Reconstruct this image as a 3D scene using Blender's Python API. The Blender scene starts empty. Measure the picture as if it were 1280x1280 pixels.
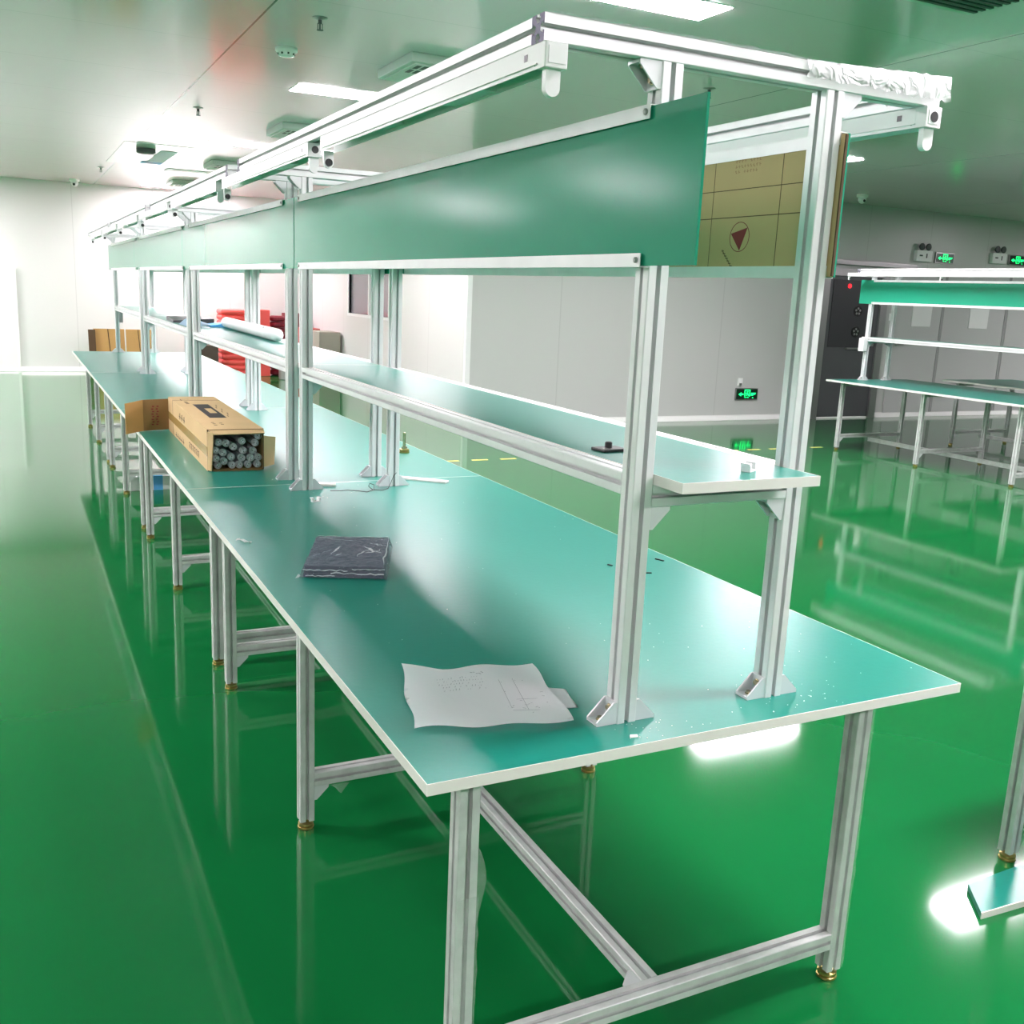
import bpy, bmesh, math, random
from mathutils import Vector, Matrix
random.seed(7)
C = bpy.context.scene.collection
scene = bpy.context.scene

# ------------------------------------------------------------------ materials
def lin(c):
    return tuple((v/255/12.92 if v/255 <= .04045 else ((v/255+.055)/1.055)**2.4) for v in c) + (1.0,)

def mat(name, col, rough=.5, metal=0., spec=.5, bump=0., bscale=30., noise=0., nscale=8., coat=0., trans=0., alpha=1., emit=None, estr=0., detail=3.):
    m = bpy.data.materials.new(name); m.use_nodes = True
    nt = m.node_tree; b = nt.nodes['Principled BSDF']
    c = lin(col) if max(col) > 1 else tuple(col)+(1.,)
    b.inputs['Base Color'].default_value = c
    b.inputs['Roughness'].default_value = rough
    b.inputs['Metallic'].default_value = metal
    b.inputs['Specular IOR Level'].default_value = spec
    if coat: b.inputs['Coat Weight'].default_value = coat; b.inputs['Coat Roughness'].default_value = .05
    if trans: b.inputs['Transmission Weight'].default_value = trans
    if alpha < 1: b.inputs['Alpha'].default_value = alpha
    if emit:
        b.inputs['Emission Color'].default_value = lin(emit); b.inputs['Emission Strength'].default_value = estr
    if noise or bump:
        tc = nt.nodes.new('ShaderNodeTexCoord'); n = nt.nodes.new('ShaderNodeTexNoise')
        n.inputs['Detail'].default_value = detail
        nt.links.new(tc.outputs['Object'], n.inputs['Vector'])
        if noise:
            n.inputs['Scale'].default_value = nscale
            r = nt.nodes.new('ShaderNodeMixRGB'); r.blend_type = 'MULTIPLY'; r.inputs['Fac'].default_value = noise
            ramp = nt.nodes.new('ShaderNodeValToRGB')
            ramp.color_ramp.elements[0].position = .3; ramp.color_ramp.elements[1].position = .7
            ramp.color_ramp.elements[0].color = (.35, .35, .35, 1)
            nt.links.new(n.outputs['Fac'], ramp.inputs['Fac'])
            r.inputs['Color1'].default_value = c
            nt.links.new(ramp.outputs['Color'], r.inputs['Color2'])
            nt.links.new(r.outputs['Color'], b.inputs['Base Color'])
        if bump:
            n2 = nt.nodes.new('ShaderNodeTexNoise'); n2.inputs['Scale'].default_value = bscale; n2.inputs['Detail'].default_value = detail
            nt.links.new(tc.outputs['Object'], n2.inputs['Vector'])
            bp = nt.nodes.new('ShaderNodeBump'); bp.inputs['Strength'].default_value = bump; bp.inputs['Distance'].default_value = .01
            nt.links.new(n2.outputs['Fac'], bp.inputs['Height'])
            nt.links.new(bp.outputs['Normal'], b.inputs['Normal'])
    return m

M = {}
M['floor'] = mat('green_epoxy_floor', (.0045, .138, .033), .07, 0, .5, bump=.03, bscale=1.4, noise=.12, nscale=.9, detail=2)
M['ceiling'] = None
M['wall'] = mat('white_panel_wall', (226, 226, 224), .35, 0, .35)
M['wall2'] = mat('grey_panel_wall', (205, 205, 205), .35, 0, .35)
M['white'] = mat('white_paint', (232, 232, 232), .35)
M['cove'] = mat('white_cove', (238, 238, 236), .3)
M['alu'] = mat('anodised_aluminium', (226, 228, 228), .38, .25, .5, noise=.10, nscale=14)
M['alu_dull'] = mat('scuffed_aluminium', (214, 217, 215), .42, .25, .5, noise=.3, nscale=22)
M['alu_cut'] = mat('sawn_aluminium', (120, 114, 135), .6, .4)
M['cast'] = mat('cast_bracket', (216, 218, 220), .4, .25)
M['bolt'] = mat('zinc_bolt', (190, 180, 150), .25, .9)
M['brass'] = mat('brass_foot', (176, 158, 96), .28, .85)
M['rubber'] = mat('black_rubber', (20, 20, 20), .5)
M['top'] = mat('green_mat_top', (.009, .205, .155), .29, 0, .45, bump=.02, bscale=60, noise=.06, nscale=3)
M['band'] = mat('white_edge_band', (224, 222, 216), .4)
M['board'] = mat('green_board', (.020, .30, .182), .16, 0, .2, bump=.012, bscale=5, noise=.05, nscale=3)
M['card'] = mat('kraft_card', (206, 176, 132), .75, 0, .2, noise=.12, nscale=5)
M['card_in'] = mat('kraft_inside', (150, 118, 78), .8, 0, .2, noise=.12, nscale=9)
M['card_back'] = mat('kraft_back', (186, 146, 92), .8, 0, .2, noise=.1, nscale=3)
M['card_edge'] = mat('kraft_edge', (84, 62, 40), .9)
M['tape'] = mat('brown_tape', (172, 140, 84), .25, 0, .5)
M['ink'] = mat('brown_ink', (92, 70, 44), .8)
M['ink_red'] = mat('red_ink', (134, 40, 44), .7)
M['ink_dark'] = mat('dark_ink', (52, 42, 44), .7)
M['ink_pale'] = mat('pale_red_ink', (176, 132, 96), .8)
M['pencil'] = mat('pencil_marks', (178, 178, 184), .8)
M['paper'] = mat('paper', (250, 250, 252), .7, 0, .2, bump=.25, bscale=14)
M['tube'] = mat('fluorescent_glass', (150, 152, 156), .3)
M['cap'] = mat('tube_cap', (214, 216, 219), .3, .1)
M['pin'] = mat('tube_socket_dark', (34, 34, 36), .4)
M['black'] = mat('black_plastic', (14, 14, 16), .35)
M['navy'] = mat('navy_plastic', (40, 44, 66), .35)
M['steel'] = mat('dark_steel', (92, 93, 96), .38, .3, noise=.12, nscale=3)
M['steel_dk'] = mat('darker_steel', (62, 62, 66), .35, .3)
M['steel_lt'] = mat('stainless', (168, 168, 168), .3, .8)
M['red'] = mat('red_plastic', (255, 96, 92), .4)
M['maroon'] = mat('maroon_plastic', (120, 22, 40), .5)
M['pink'] = mat('pink_foam', (206, 110, 104), .7, noise=.4, nscale=12)
M['greybox'] = mat('grey_card', (156, 152, 140), .7)
M['darkbrown'] = mat('dark_brown_card', (92, 78, 70), .8, noise=.3, nscale=6)
M['blue'] = mat('blue_print', (96, 176, 238), .5)
M['bluep'] = mat('pale_blue_print', (196, 218, 238), .5)
M['grille'] = mat('grille_dark', (70, 76, 76), .5)
M['fixture'] = mat('ceiling_fixture', (206, 210, 206), .45)
M['gloss'] = mat('gloss_white_panel', (246, 240, 240), .13, 0, .45)
M['yellow'] = mat('yellow_tape', (214, 200, 110), .6)
M['wire'] = mat('wire_red', (140, 70, 70), .5)
M['wired'] = mat('wire_dark', (70, 70, 72), .5)
M['sign'] = mat('sign_face', (6, 40, 24), .3)
M['lampg'] = mat('sign_glow', (20, 240, 120), .5, emit=(20, 255, 120), estr=.42)
M['redled'] = mat('red_indicator', (240, 30, 40), .4, emit=(255, 30, 40), estr=.6)
M['lamp'] = mat('lamp_diffuser', (255, 255, 255), .5, emit=(255, 242, 250), estr=25.)
M['lampoff'] = mat('unlit_diffuser', (222, 224, 222), .4)
M['frame_w'] = mat('lamp_frame', (230, 232, 232), .4)
M['glass'] = mat('window_glass', (120, 118, 124), .08, 0, .5)
M['dirt'] = mat('white_crumbs', (240, 240, 236), .7)
M['door'] = mat('white_door', (188, 188, 188), .35)
M['seam'] = mat('door_seam', (150, 150, 150), .5)

# thin plastic film
def film(name, col, mixfac, rough=.15):
    m = bpy.data.materials.new(name); m.use_nodes = True; nt = m.node_tree
    b = nt.nodes['Principled BSDF']; out = nt.nodes['Material Output']
    b.inputs['Base Color'].default_value = lin(col); b.inputs['Roughness'].default_value = rough
    tr = nt.nodes.new('ShaderNodeBsdfTransparent'); mx = nt.nodes.new('ShaderNodeMixShader'); mx.inputs[0].default_value = mixfac
    tc = nt.nodes.new('ShaderNodeTexCoord'); n = nt.nodes.new('ShaderNodeTexNoise'); n.inputs['Scale'].default_value = 26; n.inputs['Distortion'].default_value = 1.2
    bp = nt.nodes.new('ShaderNodeBump'); bp.inputs['Strength'].default_value = .9; bp.inputs['Distance'].default_value = .012
    nt.links.new(tc.outputs['Object'], n.inputs['Vector']); nt.links.new(n.outputs['Fac'], bp.inputs['Height']); nt.links.new(bp.outputs['Normal'], b.inputs['Normal'])
    nt.links.new(tr.outputs[0], mx.inputs[1]); nt.links.new(b.outputs[0], mx.inputs[2]); nt.links.new(mx.outputs[0], out.inputs['Surface'])
    return m
M['film'] = film('protective_film', (236, 238, 238), .62, .3)
M['wrap'] = film('clear_wrap', (120, 126, 150), .5, .1)
M['filmthin'] = film('thin_film', (222, 232, 226), .2, .25)

# ceiling: glossy white sandwich panels with joints
def ceiling_mat():
    m = bpy.data.materials.new('glossy_ceiling_panels'); m.use_nodes = True; nt = m.node_tree
    b = nt.nodes['Principled BSDF']; b.inputs['Roughness'].default_value = .12; b.inputs['Specular IOR Level'].default_value = .28
    tc = nt.nodes.new('ShaderNodeTexCoord'); sx = nt.nodes.new('ShaderNodeSeparateXYZ'); nt.links.new(tc.outputs['Object'], sx.inputs[0])
    def line(sock, period, off, w):
        a = nt.nodes.new('ShaderNodeMath'); a.operation = 'ADD'; a.inputs[1].default_value = -off + 300*period; nt.links.new(sock, a.inputs[0])
        d = nt.nodes.new('ShaderNodeMath'); d.operation = 'MODULO'; d.inputs[1].default_value = period; nt.links.new(a.outputs[0], d.inputs[0])
        l = nt.nodes.new('ShaderNodeMath'); l.operation = 'LESS_THAN'; l.inputs[1].default_value = w; nt.links.new(d.outputs[0], l.inputs[0])
        return l.outputs[0]
    l1 = line(sx.outputs['X'], 3.3, .72, .012); l2 = line(sx.outputs['Y'], 1.18, .35, .007)
    mx = nt.nodes.new('ShaderNodeMath'); mx.operation = 'MAXIMUM'; nt.links.new(l1, mx.inputs[0])
    h = nt.nodes.new('ShaderNodeMath'); h.operation = 'MULTIPLY'; h.inputs[1].default_value = .25; nt.links.new(l2, h.inputs[0]); nt.links.new(h.outputs[0], mx.inputs[1])
    c = nt.nodes.new('ShaderNodeMixRGB'); c.inputs[1].default_value = lin((244, 220, 228)); c.inputs[2].default_value = lin((120, 126, 122))
    nt.links.new(mx.outputs[0], c.inputs[0]); nt.links.new(c.outputs[0], b.inputs['Base Color'])
    n = nt.nodes.new('ShaderNodeTexNoise'); n.inputs['Scale'].default_value = 1.3; n.inputs['Detail'].default_value = 2
    nt.links.new(tc.outputs['Object'], n.inputs['Vector'])
    bp = nt.nodes.new('ShaderNodeBump'); bp.inputs['Strength'].default_value = .05; bp.inputs['Distance'].default_value = .02
    nt.links.new(n.outputs['Fac'], bp.inputs['Height']); nt.links.new(bp.outputs['Normal'], b.inputs['Normal'])
    return m
M['ceiling'] = ceiling_mat()
# wall with vertical panel joints along a chosen axis
def joint_wall(name, col, axis, period, off, dark=.86, rough=.32):
    m = mat(name, col, rough, 0, .4); nt = m.node_tree; b = nt.nodes['Principled BSDF']
    tc = nt.nodes.new('ShaderNodeTexCoord'); sx = nt.nodes.new('ShaderNodeSeparateXYZ'); nt.links.new(tc.outputs['Object'], sx.inputs[0])
    a = nt.nodes.new('ShaderNodeMath'); a.operation = 'ADD'; a.inputs[1].default_value = 300*period-off; nt.links.new(sx.outputs[axis], a.inputs[0])
    d = nt.nodes.new('ShaderNodeMath'); d.operation = 'MODULO'; d.inputs[1].default_value = period; nt.links.new(a.outputs[0], d.inputs[0])
    l = nt.nodes.new('ShaderNodeMath'); l.operation = 'LESS_THAN'; l.inputs[1].default_value = .012; nt.links.new(d.outputs[0], l.inputs[0])
    c = nt.nodes.new('ShaderNodeMixRGB'); k = lin(col); c.inputs[1].default_value = k; c.inputs[2].default_value = tuple(v*dark for v in k[:3])+(1,)
    nt.links.new(l.outputs[0], c.inputs[0]); nt.links.new(c.outputs[0], b.inputs['Base Color'])
    return m
M['wall_far'] = joint_wall('white_panels_far', (212, 213, 210), 'X', 1.18, .4)
M['wall_mid'] = joint_wall('grey_panels_mid', (192, 193, 191), 'X', 1.18, 4.07)
M['wall_side'] = joint_wall('white_panels_side', (214, 213, 211), 'Y', 1.18, 9.12)

# ------------------------------------------------------------------ mesh builder
class MB:
    def __init__(s): s.bm = bmesh.new()
    def face(s, pts):
        vs = [s.bm.verts.new(p) for p in pts]; return s.bm.faces.new(vs)
    def hexa(s, b, t):
        vb = [s.bm.verts.new(p) for p in b]; vt = [s.bm.verts.new(p) for p in t]; n = len(b)
        s.bm.faces.new(vb[::-1]); s.bm.faces.new(vt)
        for i in range(n): s.bm.faces.new((vb[i], vb[(i+1) % n], vt[(i+1) % n], vt[i]))
        return s
    def box(s, x0, x1, y0, y1, z0, z1, bev=0.):
        if bev:
            t = bmesh.new(); bmesh.ops.create_cube(t, size=1)
            for v in t.verts: v.co = Vector(((x0+x1)/2+v.co.x*(x1-x0), (y0+y1)/2+v.co.y*(y1-y0), (z0+z1)/2+v.co.z*(z1-z0)))
            bmesh.ops.bevel(t, geom=t.edges[:], offset=bev, segments=2, affect='EDGES', profile=.5)
            me = bpy.data.meshes.new('t'); t.to_mesh(me); t.free(); s.bm.from_mesh(me); bpy.data.meshes.remove(me)
            return s
        return s.hexa([(x0, y0, z0), (x1, y0, z0), (x1, y1, z0), (x0, y1, z0)], [(x0, y0, z1), (x1, y0, z1), (x1, y1, z1), (x0, y1, z1)])
    def prism(s, poly, f0, f1):
        """poly: 2D pts; f0/f1 map (a,b)->3D point at both ends"""
        return s.hexa([f0(a, b) for a, b in poly], [f1(a, b) for a, b in poly])
    def lathe(s, prof, cx, cy, cz=0., seg=20, axis='z'):
        rings = []
        for r, h in prof:
            ring = []
            for i in range(seg):
                a = 2*math.pi*i/seg; u, v = r*math.cos(a), r*math.sin(a)
                p = (cx+u, cy+v, cz+h) if axis == 'z' else ((cx+u, cy+h, cz+v) if axis == 'y' else (cx+h, cy+u, cz+v))
                ring.append(s.bm.verts.new(p))
            rings.append(ring)
        for a, b in zip(rings, rings[1:]):
            for i in range(seg): s.bm.faces.new((a[i], a[(i+1) % seg], b[(i+1) % seg], b[i]))
        s.bm.faces.new(rings[0][::-1]); s.bm.faces.new(rings[-1]); return s
    def tube(s, pts, r, seg=8):
        pts = [Vector(p) for p in pts]; rings = []
        for i, p in enumerate(pts):
            d = (pts[min(i+1, len(pts)-1)]-pts[max(i-1, 0)]).normalized()
            a = d.cross(Vector((0, 0, 1))); a = a.normalized() if a.length > 1e-3 else Vector((1, 0, 0)); b = d.cross(a)
            rings.append([s.bm.verts.new(p+a*r*math.cos(2*math.pi*k/seg)+b*r*math.sin(2*math.pi*k/seg)) for k in range(seg)])
        for a, b in zip(rings, rings[1:]):
            for i in range(seg): s.bm.faces.new((a[i], a[(i+1) % seg], b[(i+1) % seg], b[i]))
        s.bm.faces.new(rings[0][::-1]); s.bm.faces.new(rings[-1]); return s
    def grid(s, fn, nu, nv, thick=0., wrap=None):
        V = [[s.bm.verts.new(fn(i/nu, j/nv)) for j in range(nv+1)] for i in range(nu+1)]
        for i in range(nu):
            for j in range(nv): s.bm.faces.new((V[i][j], V[i+1][j], V[i+1][j+1], V[i][j+1]))
        if thick:
            bmesh.ops.solidify(s.bm, geom=s.bm.faces[:], thickness=thick)
        return s
    def mesh(s, name, smooth=False):
        bmesh.ops.recalc_face_normals(s.bm, faces=s.bm.faces[:])
        me = bpy.data.meshes.new(name); s.bm.to_mesh(me); s.bm.free()
        if smooth:
            me.shade_smooth() if hasattr(me, 'shade_smooth') else [setattr(p, 'use_smooth', True) for p in me.polygons]
        return me
    def build(s, name, m, parent=None, smooth=False, loc=None):
        me = s.mesh(name, smooth); me.materials.append(M[m]); return add(name, me, parent, loc)

def add(name, me, parent=None, loc=None, rot=None):
    o = bpy.data.objects.new(name, me); C.objects.link(o)
    if parent: o.parent = parent
    if loc: o.location = loc
    if rot: o.rotation_euler = rot
    return o
def empty(name, loc=(0, 0, 0), rz=0.):
    o = bpy.data.objects.new(name, None); C.objects.link(o); o.location = loc; o.rotation_euler = (0, 0, rz); o.empty_display_size = .1; return o
def tag(o, label, cat, group=None, kind=None):
    if label: o['label'] = label
    if cat: o['category'] = cat
    if group: o['group'] = group
    if kind: o['kind'] = kind
    return o
def struct(name, mb, m, parent=None):
    o = mb.build(name, m, parent)
    if not parent: o['kind'] = 'structure'
    return o
def copy_tree(o, parent=None):
    c = o.copy(); C.objects.link(c)
    if parent: c.parent = parent
    for ch in list(o.children): copy_tree(ch, c)
    return c

# T-slot extrusion, 40 x 40 mm
PW = .0405
def tslot():
    h = PW/2; a = .0046; d1 = .004; w = .0085; d2 = .0125; c = .0016
    side = [(-h+c, -h), (-a, -h), (-a, -h+d1), (-w, -h+d1), (-.004, -h+d2), (.004, -h+d2), (w, -h+d1), (a, -h+d1), (a, -h), (h-c, -h)]
    pts = []
    for k in range(4):
        co, si = round(math.cos(k*math.pi/2)), round(math.sin(k*math.pi/2))
        pts += [(x*co-y*si, x*si+y*co) for x, y in side]
    return pts
TS = tslot()
cache = {}
def bar_mesh(axis, length, m):
    k = (axis, round(length, 4), m)
    if k not in cache:
        b = MB(); L = length
        if axis == 'z': b.prism(TS, lambda x, y: (x, y, 0), lambda x, y: (x, y, L))
        elif axis == 'x': b.prism(TS, lambda x, y: (0, x, y), lambda x, y: (L, x, y))
        else: b.prism(TS, lambda x, y: (x, 0, y), lambda x, y: (x, L, y))
        me = b.mesh('bar_'+axis); me.materials.append(M[m])
        if m == 'alu_top':
            pass
        cache[k] = me
    return cache[k]
def bar(name, axis, p0, length, parent, m='alu'):
    return add(name, bar_mesh(axis, length, m), parent, p0)

# cast corner bracket: foot along +x, back along +z (origin in the inner corner), width along y
def bracket_mesh():
    if 'br' in cache: return cache['br']
    b = MB(); s = .041; w = .018; t = .005
    b.box(0, s, -w, w, 0, t); b.box(0, t, -w, w, t, s)
    for y in (-w, w-.0035):
        b.prism([(t, t), (s, t), (s, t+.002), (t+.002, s), (t, s)], lambda x, z: (x, y, z), lambda x, z: (x, y+.0035, z))
    me = b.mesh('corner_bracket'); me.materials.append(M['cast']); cache['br'] = me
    b = MB(); b.lathe([(.0075, .005), (.0075, .0065), (.005, .0065), (.005, .011), (.002, .011)], .024, 0, 0, 10)
    b.lathe([(.0075, .005), (.0075, .0065), (.005, .0065), (.005, .011), (.002, .011)], 0, 0, .026, 10, 'x')
    me = b.mesh('bolt'); me.materials.append(M['bolt']); cache['bolt'] = me
    return cache['br']
def bracket(parent, loc, rot):
    me = bracket_mesh(); o = add('corner_bracket', me, parent, loc, rot); add('bolt', cache['bolt'], o); return o
def shared(key, fn):
    if key not in cache: cache[key] = fn()
    return cache[key]

def foot_mesh():
    b = MB(); b.lathe([(.021, 0), (.023, .002), (.023, .007), (.018, .009), (.019, .010), (.0215, .011), (.0215, .017), (.014, .02), (.007, .021), (.007, .03)], 0, 0, 0, 24)
    me = b.mesh('leveling_foot'); me.materials.append(M['brass']); return me

# ------------------------------------------------------------------ camera (solved from the photograph's vanishing lines)
CX = Vector((-0.54331286, -1.32962707, 1.50796872))
R = Vector((0.89601498, -0.44193359, 0.04303309)); U = Vector((0.05718825, 0.21096837, 0.97581855)); F = Vector((0.44032562, 0.87188706, -0.21430423))
cam = bpy.data.cameras.new('camera'); co = bpy.data.objects.new('camera', cam); C.objects.link(co)
mw = Matrix(((R.x, U.x, -F.x, CX.x), (R.y, U.y, -F.y, CX.y), (R.z, U.z, -F.z, CX.z), (0, 0, 0, 1))); co.matrix_world = mw
cam.sensor_width = 36; cam.lens = 1245.37/1280*36; cam.clip_start = .02; cam.clip_end = 200
scene.camera = co

# ------------------------------------------------------------------ room
H = 2.87; XW = 4.07; YM = 9.12; YB = 16.0; XL = -7.5; XR = 21.; YF = -6.5
struct('floor', MB().box(XL, XR, YF, YB+.1, -.1, 0), 'floor')
struct('ceiling', MB().box(XL, XR, YF, YB+.1, H, H+.1), 'ceiling')
struct('wall_back', MB().box(XL, XW, YB, YB+.1, 0, H), 'wall_far')
struct('wall_left', MB().box(XL-.1, XL, YF, YB, 0, H), 'wall')
struct('wall_front', MB().box(XL, XR, YF-.1, YF, 0, H), 'wall')
struct('wall_right', MB().box(XR, XR+.1, YF, YM+.1, 0, H), 'wall2')
# the room block that juts in on the right: side face (with a window) and long grey face
WY0, WY1, WZ0, WZ1 = 11.78, 13.58, 1.11, 1.70
ws = MB(); ws.box(XW, XW+.1, YM+.1, WY0, 0, H).box(XW, XW+.1, WY1, YB, 0, H).box(XW, XW+.1, WY0, WY1, 0, WZ0).box(XW, XW+.1, WY0, WY1, WZ1, H)
struct('wall_side', ws, 'wall_side')
struct('wall_rear', MB().box(XW, XR, YM, YM+.1, 0, H), 'wall_mid')
w = struct('window_1', MB().box(XW-.012, XW+.03, WY0-.04, WY0, WZ0-.04, WZ1+.04).box(XW-.012, XW+.03, WY1, WY1+.04, WZ0-.04, WZ1+.04)
           .box(XW-.012, XW+.03, WY0, WY1, WZ0-.04, WZ0).box(XW-.012, XW+.03, WY0, WY1, WZ1, WZ1+.04).box(XW-.006, XW+.03, 12.62, 12.66, WZ0, WZ1), 'white')
MB().box(XW+.03, XW+.04, WY0, WY1, WZ0, WZ1).build('window_pane', 'glass', w)
struct('baseboard_back', MB().prism([(0, 0), (-.05, 0), (-.05, .012), (-.012, .06), (-.012, .07), (0, .07)], lambda y, z: (XL, YB+y, z), lambda y, z: (XW-.05, YB+y, z)), 'cove')
struct('baseboard_rear', MB().prism([(0, 0), (-.05, 0), (-.05, .01), (-.012, .055), (-.012, .065), (0, .065)], lambda y, z: (XW, YM+y, z), lambda y, z: (XR, YM+y, z)), 'cove')
struct('baseboard_side', MB().prism([(0, 0), (-.05, 0), (-.05, .01), (-.012, .055), (-.012, .065), (0, .065)], lambda x, z: (XW+x, YM, z), lambda x, z: (XW+x, YB-.05, z)), 'cove')
struct('trim_1', MB().box(XW-.025, XW+.035, YM-.025, YM+.035, .065, H), 'white')
# narrow white door leaf edge on the far wall, left
d = struct('door_1', MB().box(-1.62, -.46, YB-.03, YB, 0, 1.52), 'wall')
MB().box(-.47, -.43, YB-.045, YB, 0, 1.55).build('door_frame', 'cove', d)
# dark steel service door in the rear wall
d = struct('door_2', MB().box(9.32, 10.28, YM-.04, YM, .02, 1.93), 'steel')
MB().box(9.20, 9.32, YM-.07, YM, .0, 2.02).box(10.28, 10.40, YM-.07, YM, 0, 2.02).box(9.32, 10.28, YM-.07, YM, 1.93, 2.02).build('door_frame', 'steel_lt', d)
MB().box(9.40, 10.20, YM-.05, YM-.04, .98, 1.88, .004).build('control_panel', 'steel_dk', d)
o = MB().lathe([(.028, 0), (.028, -.012), (.012, -.018)], 9.68, YM-.05, 1.80, 16, 'y').build('indicator_light', 'redled', d)
for fz in (1.47, 1.19):
    b = MB(); b.lathe([(.075, 0), (.075, -.008), (.066, -.008), (.066, -.004)], 9.88, YM-.05, fz, 24, 'y')
    f = b.build('fan_guard', 'black', d)
    b = MB()
    for k in range(5):
        a = 2*math.pi*k/5+.3; cxx, czz = 9.88+.038*math.cos(a), fz+.038*math.sin(a)
        b.lathe([(.016, 0), (.014, -.006)], cxx, YM-.056, czz, 10, 'y')
    b.build('fan_blade', 'steel_lt', f)
MB().box(9.72, 9.98, YM-.085, YM-.06, .955, .975).box(9.73, 9.75, YM-.07, YM-.04, .955, .975).box(9.95, 9.97, YM-.07, YM-.04, .955, .975).build('door_handle', 'steel_lt', d)
MB().box(10.12, 10.24, YM-.054, YM-.04, 1.0, 1.13).build('rating_plate', 'steel_lt', d)
MB().box(9.25, 10.9, YM-.06, YM, 2.08, 2.14).build('door_closer', 'steel_lt', d)
# pale flush doors with small bright vision panels
def pale_door(n, x0, x1, wx0, wx1):
    d = struct(n, MB().box(x0, x1, YM-.02, YM, .065, 2.1), 'door')
    MB().box(x1-.05, x1, YM-.026, YM-.02, .065, 2.1).build('door_seam', 'seam', d)
    MB().box(wx0, wx1, YM-.032, YM-.02, 1.29, 1.62, .004).build('window_pane', 'white', d)
    MB().box(x0+.06, x0+.2, YM-.06, YM-.045, 1.02, 1.045).box(x0+.07, x0+.09, YM-.05, YM-.02, 1.02, 1.045).build('door_handle', 'steel_lt', d)
pale_door('door_3', 10.62, 11.58, 10.95, 11.33)
pale_door('door_4', 11.59, 12.93, 12.12, 12.52)
pale_door('door_5', 12.95, 14.2, 13.4, 13.8)
# wall switch beside the doors
t = tag(MB().box(10.53, 10.60, YM-.012, YM, 1.36, 1.46, .002).build('wall_switch', 'white'), 'small white light switch on the rear wall beside the dark door', 'switch')
MB().box(10.55, 10.58, YM-.016, YM-.012, 1.39, 1.43).build('rocker', 'cove', t)

# ------------------------------------------------------------------ exit signs and emergency lights on the rear wall
def exit_sign(x0, z0, w, h, label):
    t = empty('exit_sign', (x0, YM, z0)); tag(t, label, 'exit sign')
    MB().box(0, w, -.025, 0, 0, h, .003).build('housing', 'steel_lt', t)
    MB().box(.012, w-.012, -.027, -.0245, .012, h-.012).build('face', 'sign', t)
    b = MB(); y0, y1 = -.029, -.0265
    def poly(p): b.prism([(x*w, z*h) for x, z in p], lambda x, z: (x, y0, z), lambda x, z: (x, y1, z))
    poly([(.12, .48), (.24, .66), (.24, .54), (.34, .54), (.34, .42), (.24, .42), (.24, .30)])             # arrow
    poly([(.38, .30), (.42, .30), (.42, .80), (.60, .80), (.60, .30), (.64, .30), (.64, .88), (.38, .88)])   # doorway
    poly([(.47, .70), (.53, .75), (.56, .68), (.51, .63)]); poly([(.46, .36), (.50, .36), (.52, .46), (.57, .34), (.60, .36), (.55, .56), (.52, .62), (.46, .60), (.43, .50), (.45, .49), (.48, .55), (.49, .52)])
    poly([(.68, .36), (.78, .36), (.78, .44), (.86, .44), (.90, .60), (.68, .60)])
    poly([(.74, .14), (.79, .14), (.79, .22), (.74, .22)]); poly([(.40, .18), (.46, .18), (.46, .26), (.40, .26)]); poly([(.50, .18), (.58, .18), (.58, .26), (.50, .26)])
    b.build('pictogram', 'lampg', t)
exit_sign(11.27, 2.185, .37, .15, 'lit green exit sign high on rear wall, left of the pair above the doors')
exit_sign(12.80, 2.235, .37, .15, 'lit green exit sign high on rear wall, right of the pair at frame edge')
exit_sign(7.93, .265, .37, .155, 'lit green exit sign low on the grey wall near the floor')
t = tag(MB().box(7.96, 8.04, YM-.012, YM, .45, .55, .002).build('wall_outlet', 'white'), 'small white outlet on the grey wall above the low exit sign', 'outlet')
MB().box(7.985, 8.015, YM-.03, YM-.012, .455, .485).build('plug', 'steel_lt', t)
def emergency(x0, z0, label):
    t = empty('emergency_light', (x0, YM, z0)); tag(t, label, 'emergency light')
    MB().box(0, .30, -.06, 0, 0, .15, .006).build('housing', 'white', t)
    for dx in (.08, .21):
        MB().lathe([(.02, 0), (.048, -.03), (.05, -.045), (.04, -.05)], dx, -.02, .20, 16, 'y').build('lamp_head', 'grille', t, True)
    MB().box(.05, .11, -.063, -.06, .07, .09).build('label_strip', 'grille', t); MB().box(.18, .20, -.063, -.06, .05, .11).build('test_button', 'grille', t)
emergency(10.86, 2.19, 'white twin-head emergency light beside the left high exit sign')
emergency(12.40, 2.24, 'white twin-head emergency light beside the right high exit sign')

# ------------------------------------------------------------------ ceiling lamps
def lamp_mesh_frame():
    b = MB(); w, d = 1.25, .28; e = .014
    b.box(0, w, 0, e, -.004, 0).box(0, w, d-e, d, -.004, 0).box(0, e, e, d-e, -.004, 0).box(w-e, w, e, d-e, -.004, 0); b.box(e, w-e, e, d-e, -.003, 0)
    me = b.mesh('lamp_frame'); me.materials.append(M['frame_w']); return me
LF = lamp_mesh_frame()
b = MB(); b.box(.008, 1.242, .008, .272, -.0065, -.0042); LD = b.mesh('lamp_diffuser'); LD.materials.append(M['lamp'])
b = MB(); b.box(.008, 1.242, .008, .272, -.0065, -.0042); LDO = b.mesh('lamp_diffuser_unlit'); LDO.materials.append(M['lampoff'])
def ceil_lamp(x0, y0, label, lit=True, group='ceiling panel lights'):
    t = empty('ceiling_light', (x0, y0, H)); tag(t, label, 'ceiling light', group)
    add('frame', LF, t); add('diffuser', LD if lit else LDO, t)
ORD = {2.80: 'nearest', 6.01: 'second', 9.36: 'third', 12.55: 'fourth', 15.1: 'farthest'}
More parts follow.
